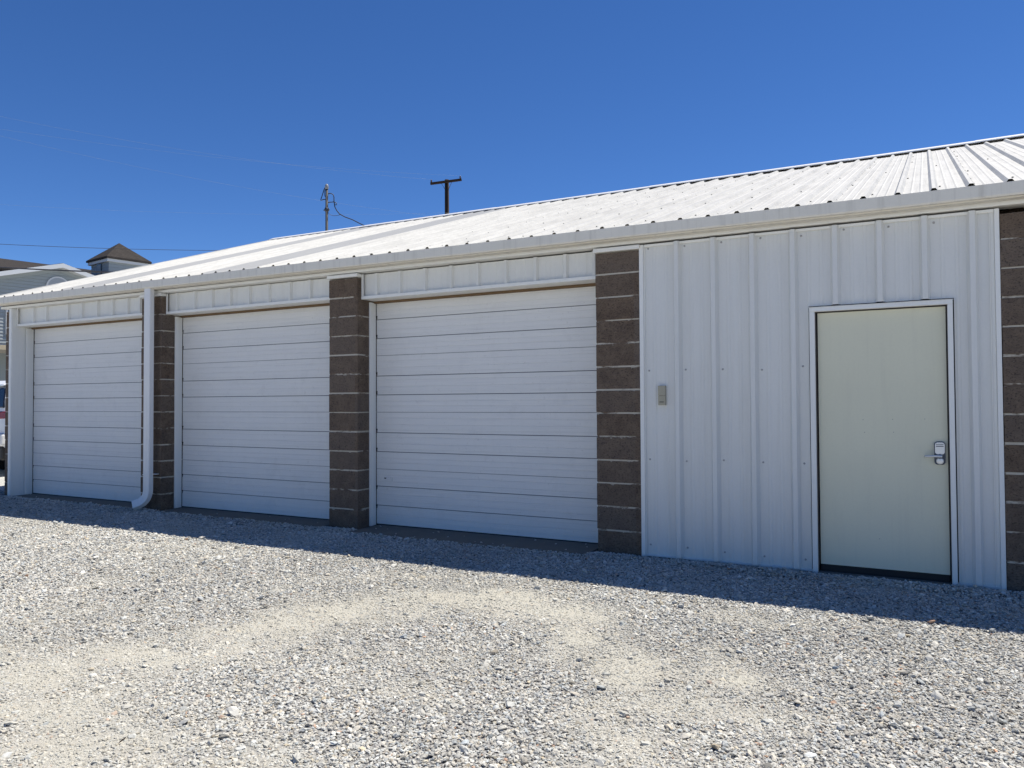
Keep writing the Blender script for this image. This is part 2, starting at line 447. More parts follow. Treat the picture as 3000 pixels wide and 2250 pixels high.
SILLS = [(-11.60, -8.80, -0.03), (-8.33, -5.70, -0.13), (-5.225, -2.62, -0.21), (0.92, 3.40, -0.15)]
def make_gravel():
    P = []
    # density falls with distance from the camera; stones grow slightly
    def region(x0, x1, y0, y1, dens, smin, smax):
        n = int((x1 - x0) * (y1 - y0) * dens)
        x = rng.uniform(x0, x1, n); y = rng.uniform(y0, y1, n)
        s = smin + (smax - smin) * rng.beta(1.6, 3.2, n)
        return x, y, s
    x, y, s = region(-13.5, 2.2, -5.6, 0.30, 9600, 0.0042, 0.0110)
    v0 = np.stack([x, y + 6.3137], -1)
    dep = v0[:, 0] * -0.4765 + v0[:, 1] * 0.8788
    lat = v0[:, 0] * 0.8790 + v0[:, 1] * 0.4768
    ang = lat / np.maximum(dep, 0.1)
    keep = (dep > 1.9) & (np.abs(ang) < 0.95)
    keep &= rng.random(len(x)) < np.clip(1.15 - 0.085 * dep, 0.22, 1) * np.where(np.abs(ang) < 0.74, 1, 0.5)
    x, y, s, dep = x[keep], y[keep], s[keep], dep[keep]
    s = s * (0.92 + 0.05 * np.clip(dep - 4, 0, 9))
    # keep the wall line and most of the concrete sills free
    front = np.full_like(x, -0.03)
    for a, b, yy in SILLS:
        front = np.where((x > a) & (x < b), yy + 0.05 * (fbm(x, y, 3.0, 51) - 0.5), front)
    on = y > front
    stray = on & (rng.random(len(x)) < 0.004) & (y < 0.24)
    insill = np.zeros(len(x), bool)
    for a, b, yy in SILLS: insill |= (x > a + .03) & (x < b - .03)
    keep = (~on) | (stray & insill) | ((x < -11.95) & on)
    x, y, s = x[keep], y[keep], s[keep]
    on = on[keep]
    d = dust(x, y)
    keep = rng.random(len(x)) > np.clip(d * 0.44 - 0.10, 0, 1)
    x, y, s, d, on = x[keep], y[keep], s[keep], d[keep], on[keep]
    n = len(x)
    big = rng.random(n) < 0.03
    s = np.where(big, s * rng.uniform(1.3, 2.3, n), s * (1 - 0.22 * d))
    z = gheight(x, y) + s * (0.28 - 0.42 * d) + np.where(rng.random(n) < 0.35, s * 0.5, 0) * (1 - d)
    berm = np.clip(1 - np.abs(y + 0.14) / 0.17, 0, 1) * (0.004 + 0.034 * fbm(x, y * 0.3, 1.8, 91) ** 1.5)
    z = z + np.where(on, 0.010, berm)
    scl = np.stack([s * rng.uniform(0.85, 1.5, n), s * rng.uniform(0.7, 1.1, n), s * rng.uniform(0.38, 0.72, n)], -1)
    rot = np.stack([rng.normal(0, 0.30, n), rng.normal(0, 0.30, n), rng.uniform(0, 6.283, n)], -1)
    g = np.clip(rng.normal(0.525, 0.10, n), 0.20, 0.80)
    tint = rng.normal(0, 0.018, n)
    col = np.stack([g * 1.02 + tint, g, g * 0.915 - tint * 1.1], -1)
    u = rng.random(n)
    dk = u < 0.024; col[dk] = col[dk] * 0.36
    tn = (u > 0.05) & (u < 0.085); col[tn] = col[tn] * np.array([1.04, 0.96, 0.82])
    rd = (u > 0.10) & (u < 0.106); col[rd] = col[rd] * np.array([0.95, 0.68, 0.55])
    col = col * (1 - 0.62 * d[:, None]) + np.array([0.535, 0.512, 0.430]) * 0.62 * d[:, None]
    pat = 0.80 + 0.40 * fbm(x, y, 1.1, 71); col = np.clip(col * pat[:, None], 0.03, 0.85)
    me = bpy.data.meshes.new("gravel")
    me.vertices.add(n)
    me.vertices.foreach_set('co', np.stack([x, y, z], -1).astype(np.float32).reshape(-1))
    def attr(nm, ty, key, arr):
        a = me.attributes.new(nm, ty, 'POINT'); a.data.foreach_set(key, arr.reshape(-1))
    attr("scl", 'FLOAT_VECTOR', 'vector', scl.astype(np.float32))
    attr("rot", 'FLOAT_VECTOR', 'vector', rot.astype(np.float32))
    attr("vid", 'INT', 'value', rng.integers(0, 9, n).astype(np.int32))
    attr("col", 'FLOAT_COLOR', 'color', np.concatenate([col, np.ones((n, 1))], -1).astype(np.float32))
    o = bpy.data.objects.new("gravel", me); sc.collection.objects.link(o)
    o["kind"] = "stuff"; o["label"] = "crushed pale limestone gravel spread over the whole lot"; o["category"] = "gravel"
    m = NT("gravel_stone")
    a = m.n("ShaderNodeAttribute"); a.attribute_type = 'INSTANCER'; a.attribute_name = "col"
    co = m.coord()
    nz = m.noise(co, 2.2, 4, 0.7)
    c = m.mix(m.math('MULTIPLY', nz, 0.6), a.outputs["Color"], m.mix(1.0, a.outputs["Color"], (0.62, 0.61, 0.58), 'MULTIPLY'))
    m.set(c, 0.93, 0, 0.15)
    me.materials.append(m.mat)
    # stones: nine lumpy shapes made inside the node tree
    t = bpy.data.node_groups.new("gravel_stones", 'GeometryNodeTree')
    t.interface.new_socket("Geometry", in_out='INPUT', socket_type='NodeSocketGeometry')
    t.interface.new_socket("Geometry", in_out='OUTPUT', socket_type='NodeSocketGeometry')
    gi = t.nodes.new("NodeGroupInput"); go = t.nodes.new("NodeGroupOutput")
    g2i = t.nodes.new("GeometryNodeGeometryToInstance")
    for k in range(9):
        ico = t.nodes.new("GeometryNodeMeshIcoSphere"); ico.inputs["Radius"].default_value = 1.0; ico.inputs["Subdivisions"].default_value = 2
        sp = t.nodes.new("GeometryNodeSetPosition")
        pos = t.nodes.new("GeometryNodeInputPosition")
        ad = t.nodes.new("ShaderNodeVectorMath"); ad.operation = 'ADD'; ad.inputs[1].default_value = (k * 7.3, k * 3.1, k * 5.7)
        nz = t.nodes.new("ShaderNodeTexNoise"); nz.inputs["Scale"].default_value = 0.95; nz.inputs["Detail"].default_value = 1.5
        sb = t.nodes.new("ShaderNodeVectorMath"); sb.operation = 'SUBTRACT'; sb.inputs[1].default_value = (0.5, 0.5, 0.5)
        ml = t.nodes.new("ShaderNodeVectorMath"); ml.operation = 'SCALE'; ml.inputs["Scale"].default_value = 2.1
        t.links.new(pos.outputs[0], ad.inputs[0]); t.links.new(ad.outputs[0], nz.inputs["Vector"])
        t.links.new(nz.outputs["Color"], sb.inputs[0]); t.links.new(sb.outputs[0], ml.inputs[0])
        t.links.new(ico.outputs["Mesh"], sp.inputs["Geometry"]); t.links.new(ml.outputs[0], sp.inputs["Offset"])
        t.links.new(sp.outputs[0], g2i.inputs[0])
    iop = t.nodes.new("GeometryNodeInstanceOnPoints")
    iop.inputs["Pick Instance"].default_value = True
    def na(nm, ty):
        x = t.nodes.new("GeometryNodeInputNamedAttribute"); x.data_type = ty; x.inputs["Name"].default_value = nm
        return x.outputs["Attribute"]
    e2r = t.nodes.new("FunctionNodeEulerToRotation")
    t.links.new(na("rot", 'FLOAT_VECTOR'), e2r.inputs[0])
    t.links.new(gi.outputs[0], iop.inputs["Points"]); t.links.new(g2i.outputs[0], iop.inputs["Instance"])
    t.links.new(na("vid", 'INT'), iop.inputs["Instance Index"])
    t.links.new(e2r.outputs[0], iop.inputs["Rotation"]); t.links.new(na("scl", 'FLOAT_VECTOR'), iop.inputs["Scale"])
    sm = t.nodes.new("GeometryNodeSetMaterial"); sm.inputs["Material"].default_value = m.mat
    t.links.new(iop.outputs[0], sm.inputs["Geometry"]); t.links.new(sm.outputs[0], go.inputs[0])
    md = o.modifiers.new("stones", 'NODES'); md.node_group = t
    print("gravel stones", n)
make_gravel()

# ------------------------------------------------------------------ the garage building
BO = (-5.3, 0.0, 0.0)
B = thing("garage_building", "long low storage garage with white ribbed metal roof, brown block piers and overhead doors", "garage", BO)
RISE = 0.0052
def bp(mb, name, mats, bevel=0.0, parent=None, seg=2):
    mb.v = [(x, y, z + (RISE * max(0.0, -x - 0.5) * min(1.0, (z - 2.55) / 0.07) if z > 2.55 else 0.0)) for x, y, z in mb.v]
    return mb.build(name, mats, parent or B, bevel, seg, off=BO)

CO = 0.2032
def block_pier(x0, x1, y0=0.0, y1=0.40, top=2.62):
    mb = MB()
    g = 0.0072
    mb.box(x0 + 0.004, x1 - 0.004, y0 + 0.004, y1 - 0.004, -0.05, top - 0.004, 1)
    k = 0
    z = 0.0
    while z < top - 0.01:
        z1 = min(z + CO, top)
        j = lambda s=0.0032: random.uniform(-s, s)
        a0, a1, b0, b1 = x0 + j(), x1 + j(), y0 + j(), y1 + j()
        lo = -0.06 if k == 0 else z + g + j(0.003)
        mb.box(a0, a1, b0, b1, lo, z1 - g + j(0.002), 0)
        z += CO; k += 1
    return bp(mb, "block_pier", [M_block, M_mortar], 0.004)
PIERS = [(-11.80, -11.70), (-8.756, -8.372), (-5.655, -5.265), (-2.578, -2.176), (0.452, 0.850), (3.45, 3.85)]
for a, b in PIERS:
    block_pier(a, b)
for a, b in PIERS[1:4]:
    bp(MB().box(a - 0.012, b + 0.012, -0.026, 0.05, 2.6215, 2.657), "pier_cap", M_trim, 0.003)

# eave trim strip and fascia behind the gutter
bp(MB().box(-11.92, 4.0, -0.012, 0.135, 2.6575, 2.690), "eave_trim", M_trim, 0.003)
bp(MB().box(-11.92, 4.0, 0.010, 0.060, 2.692, 2.80), "fascia_board", M_brownframe)  # coloured dark to paint in the shaded gap below the gutter

# gutter
gp = [(-0.155, 2.797), (-0.155, 2.716), (-0.1485, 2.704), (-0.112, 2.7035), (-0.106, 2.697), (-0.030, 2.696), (-0.030, 2.785),
      (-0.034, 2.785), (-0.034, 2.701), (-0.103, 2.702), (-0.110, 2.708), (-0.145, 2.709), (-0.1505, 2.718), (-0.1505, 2.790), (-0.140, 2.790), (-0.140, 2.797)]
mb = MB()
cuts = [-12.02, -9.4, -6.35, -3.30, -0.22, 2.85, 4.05]
for i in range(len(cuts) - 1):
    d = 0.0018 if i % 2 else 0.0
    mb.prism([(a - d, b) for a, b in gp], cuts[i], cuts[i + 1] + 0.05)
gut = bp(mb, "gutter", M_gutter)

# downspout
mb = MB()
cx, cy = -8.468, -0.108
path = [(cx, cy, 2.735), (cx, cy, 2.2), (cx, cy, 1.2), (cx, cy, 0.42), (cx, cy, 0.26)]
for k in range(1, 8):
    a = k / 7 * R(72)
    path.append((cx - 0.13 * (1 - math.cos(a)), cy - 0.05 * (1 - math.cos(a)) * 1.6, 0.26 - 0.17 * math.sin(a)))
path.append((path[-1][0] - 0.035, path[-1][1] - 0.035, path[-1][2] - 0.018))
path.append((path[-1][0] - 0.014, path[-1][1] - 0.012, path[-1][2] - 0.007))
mb.tube(path, 0, rect=(0.115, 0.066), caps=False)
# inner wall so that the mouth is an open hollow tube
mb.tube([Vector(p) for p in path][3:], 0, rect=(0.106, 0.057), mat=1, caps=False)
dsp = bp(mb, "downspout", [M_down, M_dark], 0, gut)
mb = MB()
mb.box(cx - 0.061, cx + 0.061, cy - 0.0365, 0.0, 0.448, 0.456)
bp(mb, "strap", [M_down, M_screw], 0.001, gut)

# headers above the garage doors
def header(xl, xr, ribs, zb):
    """xl/xr inner faces of the two piers"""
    mb = MB()
    top = 2.657
    prof = [(xl + 0.002, 0.092)]
    for r in ribs:
        prof += [(r - 0.030, 0.092), (r - 0.014, 0.064), (r + 0.014, 0.064), (r + 0.030, 0.092)]
        for q in (0.10, 0.20):
            if r + q + 0.02 < xr: prof += [(r + q - 0.012, 0.092), (r + q, 0.0895), (r + q + 0.012, 0.092)]
    prof += [(xr - 0.002, 0.092)]
    prof = [p for p in prof if xl <= p[0] <= xr]
    vs = []; fs = []
    for x, y in prof: vs += [(x, y, zb + 0.026), (x, y, top)]
    for i in range(len(prof) - 1): fs.append((2 * i, 2 * i + 2, 2 * i + 3, 2 * i + 1))
    n = len(vs)
    vs += [(x, y + 0.02, z) for x, y, z in vs]
    for i in range(len(prof) - 1): fs.append((n + 2 * i, n + 2 * i + 1, n + 2 * i + 3, n + 2 * i + 2))
    mb.add(vs, fs)
    mb.box(xl + 0.002, xr - 0.002, 0.105, 0.115, zb + 0.0065, top, 1)  # black sheet that paints the shadow gap behind the trim lip
    h = bp(mb, "header_panel", [M_siding, M_dark])
    t = MB()
    t.box(xl + 0.001, xr - 0.001, 0.056, 0.0615, zb, zb + 0.033)
    t.box(xl + 0.001, xr - 0.001, 0.0617, 0.298, zb, zb + 0.006)
    t.box(xl + 0.001, xl + 0.030, 0.058, 0.064, zb + 0.0335, top - 0.001)
    bp(t, "header_trim", M_trim, 0.003, h)
    w = MB(); w.box(xl + 0.004, xr - 0.004, 0.262, 0.330, zb - 0.024, zb - 0.0005)
    bp(w, "lintel", M_lintel, 0, h)
    return h
header(-11.640, -8.756, [-11.246, -10.933, -10.43, -10.118, -9.781, -9.454, -9.145, -8.90], 2.454)
header(-8.372, -5.655, [-8.192, -7.872, -7.565, -7.255, -6.94, -6.63, -6.302, -5.999, -5.70], 2.440)
header(-5.265, -2.578, [-5.076, -4.773, -4.462, -4.147, -3.839, -3.526, -3.21, -2.905, -2.62], 2.414)
header(0.850, 3.45, [1.05, 1.355, 1.66, 1.965, 2.27, 2.575, 2.88, 3.185], 2.414)

# garage doors
def garage_door(xl, xr, zt, lock=False):
    yf = 0.300
    # profile along z (front surface), grooves of 36 mm width at thirds of every 0.61 m section
    pr = []
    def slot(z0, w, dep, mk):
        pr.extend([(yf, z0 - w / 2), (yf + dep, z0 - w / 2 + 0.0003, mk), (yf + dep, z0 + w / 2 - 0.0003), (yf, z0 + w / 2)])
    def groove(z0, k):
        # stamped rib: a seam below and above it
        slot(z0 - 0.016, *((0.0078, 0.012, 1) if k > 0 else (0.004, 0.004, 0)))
        slot(z0 + 0.019, *((0.0078, 0.012, 1) if k < 1 else ((0.007, 0.006, 0) if k == 1 else (0.004, 0.004, 0))))  # which slot is painted dark changes by section, standing in for shade
    def fine(z0):
        pr.extend([(yf, z0 - 0.004), (yf + 0.0028, z0), (yf, z0 + 0.004)])
    pr.append((yf, 0.022))
    for s in range(4):
        b = s * 0.610
        for q in (0.068, 0.120): fine(b + q)
        groove(b + 0.201, s)
        for q in (0.275, 0.345): fine(b + q)
        groove(b + 0.405, s)
        for q in (0.478, 0.548): fine(b + q)
        if s < 3:
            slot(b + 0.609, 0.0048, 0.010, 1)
    pr = [p for p in pr if p[1] < zt]
    pr.append((yf, zt))
    mb = MB()
    nx = 26
    xs = [xl + 0.012 + (xr - xl - 0.024) * i / nx for i in range(nx + 1)]
    vs = []; fs = []
    for i, x in enumerate(xs):
        for q in pr:
            y, z = q[0], q[1]
            w = 0.0035 * (mn.noise(Vector((x * 1.1, z * 1.6, xl)))) + 0.0016 * mn.noise(Vector((x * 4.0, z * 5.0, xl)))
            vs.append((x, y + w, z))
    m_ = len(pr)
    for i in range(nx):
        for j in range(m_ - 1):
            fs.append((i * m_ + j, (i + 1) * m_ + j, (i + 1) * m_ + j + 1, i * m_ + j + 1))
    mb.add(vs, fs)
    for i in range(nx):
        for j in range(m_ - 1):
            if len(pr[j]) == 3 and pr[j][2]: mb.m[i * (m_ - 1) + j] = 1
    mb.box(xl + 0.012, xr - 0.012, yf + 0.022, yf + 0.050, 0.022, zt)
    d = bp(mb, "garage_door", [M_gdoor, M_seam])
    bp(MB().box(xl + 0.012, xr - 0.012, yf + 0.002, yf + 0.035, 0.004, 0.0215), "bottom_seal", M_rubber, 0.002, d)
    for s, e in ((1, xl), (-1, xr)):
        j = MB()
        a = sorted((e + s * 0.001, e + s * 0.022)); c = sorted((e + s * 0.001, e + s * 0.011))
        j.box(a[0], a[1], 0.184, 0.236, 0.008, zt + 0.004)
        j.box(c[0], c[1], 0.2365, 0.292, 0.008, zt + 0.004)
        bp(j, "door_jamb", M_trim, 0.003, d)
    for z in (0.211, 0.415, 0.821, 1.025, 1.431, 1.635, 2.041, 2.245):
        bp(MB().box(xl + 0.0115, xl + 0.022, yf - 0.003, yf + 0.010, z - 0.020, z + 0.016), "hinge_end", M_dark, 0, d)
    if lock:
        t = MB()
        t.box(-5.120, -5.040, yf - 0.006, yf + 0.001, 0.487, 0.522, 0)
        t.box(-5.150, -5.122, yf - 0.002, yf + 0.001, 0.507, 0.518, 1)
        bp(t, "slide_lock", [M_gdoor, M_dark], 0.002, d)
    return d
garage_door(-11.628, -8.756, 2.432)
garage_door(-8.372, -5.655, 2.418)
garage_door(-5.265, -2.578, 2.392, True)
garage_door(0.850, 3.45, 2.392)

# concrete sills
for a, b, yy in SILLS:
    mb = MB()
    n = 24; vs = []; fs = []
    for i in range(n + 1):
        x = a + (b - a) * i / n
        e = yy - 0.05 + 0.02 * mn.noise(Vector((x * 2, 0, 0)))
        vs += [(x, e, -0.04), (x, e + 0.004, 0.008), (x, 0.40, 0.012), (x, 0.40, -0.04)]
    for i in range(n):
        for q in range(3):
            fs.append((i * 4 + q, (i + 1) * 4 + q, (i + 1) * 4 + q + 1, i * 4 + q + 1))
    fs += [(0, 1, 2, 3), tuple(n * 4 + q for q in (3, 2, 1, 0))]
    mb.add(vs, fs)
    bp(mb, "concrete_sill", M_conc)

# white corner post at the far end
mb = MB()
mb.box(-11.705, -11.652, -0.010, 0.05, 0.0, 2.655)
mb.box(-11.6515, -11.640, -0.006, 0.2355, 0.0, 2.655)
mb.box(-11.6515, -11.628, 0.236, 0.290, 0.006, 2.45)
bp(mb, "corner_post", M_trim, 0.003)
# wall bodies that close the building
mb = MB()
mb.box(-11.795, -11.66, 0.30, 12.0, -0.05, 2.70)
mb.box(3.86, 4.0, 0.05, 12.0, -0.05, 2.70)
mb.box(-11.66, 3.86, 11.86, 12.0, -0.05, 2.70)
for x in (-11.795, 3.86):
    mb.prism([(0.05, 2.701), (11.95, 2.701), (6.0, 4.66)], x, x + 0.12)
mb.box(-11.66, 3.86, 0.41, 0.47, 2.42, 2.72)
bp(mb, "block_wall", M_block)
bp(MB().box(-2.17, -0.82, 0.075, 0.2, -0.05, 2.72).box(0.175, 0.45, 0.075, 0.2, -0.05, 2.72).box(-0.82, 0.175, 0.075, 0.2, 2.05, 2.72).box(-0.82, 0.175, 0.112, 0.2, -0.05, 2.05), "blackout_backing", M_dark)  # black behind siding gaps; sheet behind the door added to stop light leaks

# ribbed siding beside the entry door
def siding():
    ribs = [-1.845, -1.539, -1.229, -0.921, -0.614, -0.308, -0.013, 0.285]
    y0 = 0.022
    pr = [(-2.134, y0)]
    def minor(x):
        pr.extend([(x - 0.016, y0), (x - 0.007, y0 - 0.0045), (x + 0.007, y0 - 0.0045), (x + 0.016, y0)])
    minor(-2.05); minor(-1.944)
    for r in ribs:
        pr.extend([(r - 0.036, y0), (r - 0.0165, y0 - 0.048), (r + 0.0165, y0 - 0.048), (r + 0.036, y0)])
        if r < 0.2:
            minor(r + 0.113); minor(r + 0.204)
    pr.append((0.44, y0))
    ex0, ex1, ez = -0.812, 0.1665, 2.050
    def ins(x):
        for i in range(len(pr) - 1):
            if pr[i][0] < x < pr[i + 1][0]:
                t = (x - pr[i][0]) / (pr[i + 1][0] - pr[i][0])
                pr.insert(i + 1, (x, pr[i][1] + t * (pr[i + 1][1] - pr[i][1]))); return
    ins(ex0); ins(ex1)
    zs = [0.022, 0.5, 1.0, 1.5, ez, 2.35, 2.655]
    mb = MB(); vs = []; fs = []
    for x, y in pr:
        for z in zs:
            w = 0.0028 * mn.noise(Vector((x * 2.4, z * 0.9, 3.3)))
            vs.append((x, y + w, z))
    m_ = len(zs)
    for i in range(len(pr) - 1):
        xm = (pr[i][0] + pr[i + 1][0]) / 2
        for j in range(m_ - 1):
            if ex0 < xm < ex1 and zs[j + 1] <= ez + 0.001: continue
            fs.append((i * m_ + j, (i + 1) * m_ + j, (i + 1) * m_ + j + 1, i * m_ + j + 1))
    mb.add(vs, fs)
    for z in (0.10, 0.83, 1.58, 2.615):
        for r in [-2.10] + [q + 0.062 for q in ribs]:
            if ex0 < r < ex1 and z < 2.1: continue
            if r > 0.3: continue
            zz = z + random.uniform(-0.012, 0.012)
            mb.lathe((r, y0 - 0.0005, zz), [(0.0085, 0), (0.0085, 0.002), (0.005, 0.0025), (0.005, 0.006)], 8, 1, 'y')
    s = bp(mb, "siding_wall", [M_siding, M_screw2])
    t = MB()
    t.box(-2.174, -2.138, -0.006, 0.05, 0.0, 2.655)
    t.box(-2.1375, -2.1300, 0.006, 0.05, 0.0, 2.655)
    bp(t, "edge_trim", M_trim, 0.003, s)
    t = MB()
    t.box(0.387, 0.394, 0.008, 0.05, 0.02, 2.655)
    t.box(0.3945, 0.418, 0.016, 0.05, 0.02, 2.655)
    t.box(0.4185, 0.449, -0.006, 0.05, 0.0, 2.655)
    bp(t, "edge_trim", M_trim, 0.003, s)
    t = MB()
    t.box(-2.13, -0.806, 0.000, 0.03, 0.008, 0.0225)
    bp(t, "base_trim", M_siding, 0.002, s)
    bp(MB().box(0.160, 0.418, -0.002, 0.03, 0.006, 0.0225), "base_trim", M_siding, 0.002, s)
    t = MB()
    t.box(-2.13, 0.418, 0.004, 0.014, 2.634, 2.656)
    bp(t, "head_trim", M_trim, 0.002, s)
siding()

# entry door
def entry_door():
    yl = 0.036
    mb = MB()
    mb.box(-0.7505, 0.1130, yl, yl + 0.044, 0.068, 1.9945)
    for x, z in ((-0.44, 1.175), (-0.24, 1.178), (-0.03, 1.182), (-0.43, 1.08), (-0.235, 1.083), (-0.34, 0.29)):
        mb.lathe((x, yl - 0.0002, z), [(0.003, 0), (0.003, 0.0006)], 6, 1, 'y')
    d = bp(mb, "entry_door", [M_leaf, M_screw], 0.002)
    f = MB()
    f.box(-0.804, -0.766, -0.016, 0.034, 0.0, 2.0035)
    f.box(0.124, 0.158, -0.016, 0.034, 0.0, 2.0035)
    f.box(-0.804, 0.158, -0.018, 0.036, 2.004, 2.036)
    f.box(-0.808, 0.162, -0.0215, -0.002, 2.0365, 2.040)
    bp(f, "door_frame", M_trim, 0.003, d)
    g = MB()
    g.box(-0.7655, -0.758, 0.014, 0.10, 0.0, 2.003)
    g.box(0.1175, 0.1235, 0.010, 0.10, 0.0, 2.003)
    g.box(-0.757, 0.117, 0.024, 0.10, 1.9985, 2.003)
    bp(g, "weatherstrip", M_brownframe, 0.001, d)
    g = MB()
    g.box(-0.7505, 0.112, yl + 0.006, yl + 0.05, 0.014, 0.0675)
    bp(g, "door_sweep", M_rubber, 0, d)
    g = MB(); g.box(-0.765, 0.123, -0.03, 0.10, -0.03, 0.0125)
    bp(g, "threshold", M_conc, 0.003, d)
    # keypad lock: rounded escutcheon with keypad hood, lever and cylinder housing
    g = MB()
    cxk, z0, z1, w = 0.0615, 0.855, 1.020, 0.0345
    def rr(w_, za, zb, r, n=5):
        pts = []
        for cx_, cz_, a0 in ((cxk + w_ - r, zb - r, 0), (cxk - w_ + r, zb - r, 90), (cxk - w_ + r, za + r, 180), (cxk + w_ - r, za + r, 270)):
            for k in range(n + 1):
                a = R(a0 + 90 * k / n); pts.append((cx_ + r * math.cos(a), cz_ + r * math.sin(a)))
        return pts
    def slab(pts, y0_, y1_, mat):
        n = len(pts)
        vs = [(x, y0_, z) for x, z in pts] + [(x, y1_, z) for x, z in pts]
        fs = [(i, (i + 1) % n, n + (i + 1) % n, n + i) for i in range(n)] + [tuple(range(n)), tuple(range(n, 2 * n))[::-1]]
        g.add(vs, fs, mat)
    slab(rr(w, z0, z1, 0.022), yl, yl - 0.016, 1)
    slab(rr(w - 0.005, z0 + 0.076, z1 - 0.006, 0.017), yl - 0.016, yl - 0.040, 0)
    g.box(cxk - 0.024, cxk + 0.024, yl - 0.0425, yl - 0.039, 1.000, 1.004, 1)
    g.box(cxk - 0.024, cxk + 0.024, yl - 0.0425, yl - 0.039, 0.985, 0.991, 1)
    g.lathe((cxk, yl - 0.016, 0.882), [(0.024, 0.0), (0.024, 0.022), (0.021, 0.026)], 20, 0, 'y')
    g.lathe((cxk, yl - 0.016, 0.916), [(0.017, 0.0), (0.017, 0.034)], 16, 1, 'y')
    bp(g, "keypad_lock", [M_chrome, M_key], 0.001, d)
    g = MB()
    g.tube([(cxk + 0.014, yl - 0.056, 0.917), (cxk - 0.02, yl - 0.058, 0.917), (cxk - 0.06, yl - 0.056, 0.916), (cxk - 0.088, yl - 0.050, 0.915), (cxk - 0.094, yl - 0.040, 0.914)],
           [0.010, 0.0095, 0.0085, 0.008, 0.0075], 10)
    bp(g, "lever_handle", M_chrome, 0, d)
entry_door()

# beige opener keypad on the siding
mb = MB()
mb.box(-2.013, -1.951, -0.014, 0.022, 1.288, 1.366, 0)
mb.box(-2.013, -1.951, -0.017, 0.022, 1.3685, 1.452, 0)
mb.box(-2.007, -1.957, -0.008, 0.022, 1.3662, 1.3684, 1)
mb.box(-2.000, -1.964, -0.016, -0.013, 1.312, 1.318, 1)
bp(mb, "opener_keypad", [M_beige, M_dark], 0.008, None, 3)

# ------------------------------------------------------------------ roof
RIDGE_Y, EAVE_Y = 6.17, -0.128
def rz(y): return 2.792 + (y + 0.13) / 3.0
def roof_x(i): return 0.281 - 0.2286 * i           # rib positions from the right
XL_E, XL_R = -11.98, -12.75                           # left rake (the roof end runs slightly out of square)
XR = 4.1
ribs = [0.281 + 0.2286 * k for k in range(-58, 17)]
ribs = [r for r in ribs if -12.8 < r < XR - 0.06]
GREY = []                                             # two greyer panels
def xl_at(y): return XL_E + (XL_R - XL_E) * (y - EAVE_Y) / (RIDGE_Y - EAVE_Y)
pr = []
for r in ribs:
    pr += [(r - 0.0300, 0.0), (r - 0.0110, 0.027), (r + 0.0110, 0.027), (r + 0.0300, 0.0)]
    for q in (0.084, 0.145):
        pr += [(r + q - 0.011, 0.0), (r + q, 0.0032), (r + q + 0.011, 0.0)]
pr = [(-12.9, 0.0)] + [p for p in pr if p[0] < XR] + [(XR, 0.0)]
ny = 26
ysr = [EAVE_Y + (RIDGE_Y - EAVE_Y) * j / ny for j in range(ny + 1)]
mb = MB(); vs = []; fs = []; mi = []
for x, h in pr:
    for y in ysr:
        w = 0.0012 * mn.noise(Vector((x * 3.1, y * 0.8, 1.7))) + 0.004 * mn.noise(Vector((x * 0.5, y * 0.35, 8.1)))
        if y == ysr[0]: w += 0.004 * mn.noise(Vector((x * 6.0, 0, 4.4)))
        vs.append((max(x, xl_at(y)), y, rz(y) + h + w))
m_ = len(ysr)
def grey(x): return (-7.525 < x < -6.612) or (-10.27 < x < -9.355)
for i in range(len(pr) - 1):
    xm = (pr[i][0] + pr[i + 1][0]) / 2
    for j in range(m_ - 1):
        mb.add([], [])
        fs.append((i * m_ + j, (i + 1) * m_ + j, (i + 1) * m_ + j + 1, i * m_ + j + 1)); mi.append(1 if grey(xm) else 0)
o = len(mb.v); mb.v += vs
for f, k in zip(fs, mi): mb.f.append(list(f)); mb.m.append(k); mb.s.append(False)
# rear slope (same pitch, plain sheet with ribs)
def rzb(y): return rz(RIDGE_Y) - (y - RIDGE_Y) / 3.0
vb = []; fb = []
for x, h in pr:
    xx = max(x, XL_R)
    vb += [(xx, RIDGE_Y, rzb(RIDGE_Y) + h), (xx, 12.4, rzb(12.4) + h)]
for i in range(len(pr) - 1): fb.append((2 * i, 2 * i + 2, 2 * i + 3, 2 * i + 1))
mb.add(vb, fb, 0)
# screws: purlin rows and side-lap stitching
def screw(x, y):
    z = rz(y)
    n = Vector((0, -0.316, 0.949))
    a = Vector((1, 0, 0)); b = n.cross(a)
    c = Vector((x, y, z + 0.001))
    rad = [(0.009, 0.0), (0.009, 0.002), (0.0058, 0.0025), (0.0058, 0.008)]
    vs = [c + n * h + (a * math.cos(k * math.pi / 3) + b * math.sin(k * math.pi / 3)) * r for r, h in rad for k in range(6)]
    fs = [(i * 6 + k, i * 6 + (k + 1) % 6, (i + 1) * 6 + (k + 1) % 6, (i + 1) * 6 + k) for i in range(3) for k in range(6)] + [tuple(range(18, 24))]
    mb.add(vs, fs, 2)
for k, r in enumerate(ribs):
    for y in (0.22, 1.42, 2.62, 3.82, 5.02):
        if r > xl_at(y) + 0.1 and (k + int(y)) % 2 == 0:
            screw(r + 0.045 + random.uniform(-0.006, 0.006), y + random.uniform(-0.03, 0.03))
lap0 = min(range(len(ribs)), key=lambda i: abs(ribs[i] + 0.634))
for k, r in enumerate(ribs):
    if (k - lap0) % 4 == 0:
        for y in np.arange(0.1, 5.9, 0.46):
            if r > xl_at(y) + 0.1: screw(r + 0.024, y)
roof = bp(mb, "roof", [M_roof, M_roof_grey, M_screw])
roof["label"] = "white ribbed metal roof with two greyer panels"
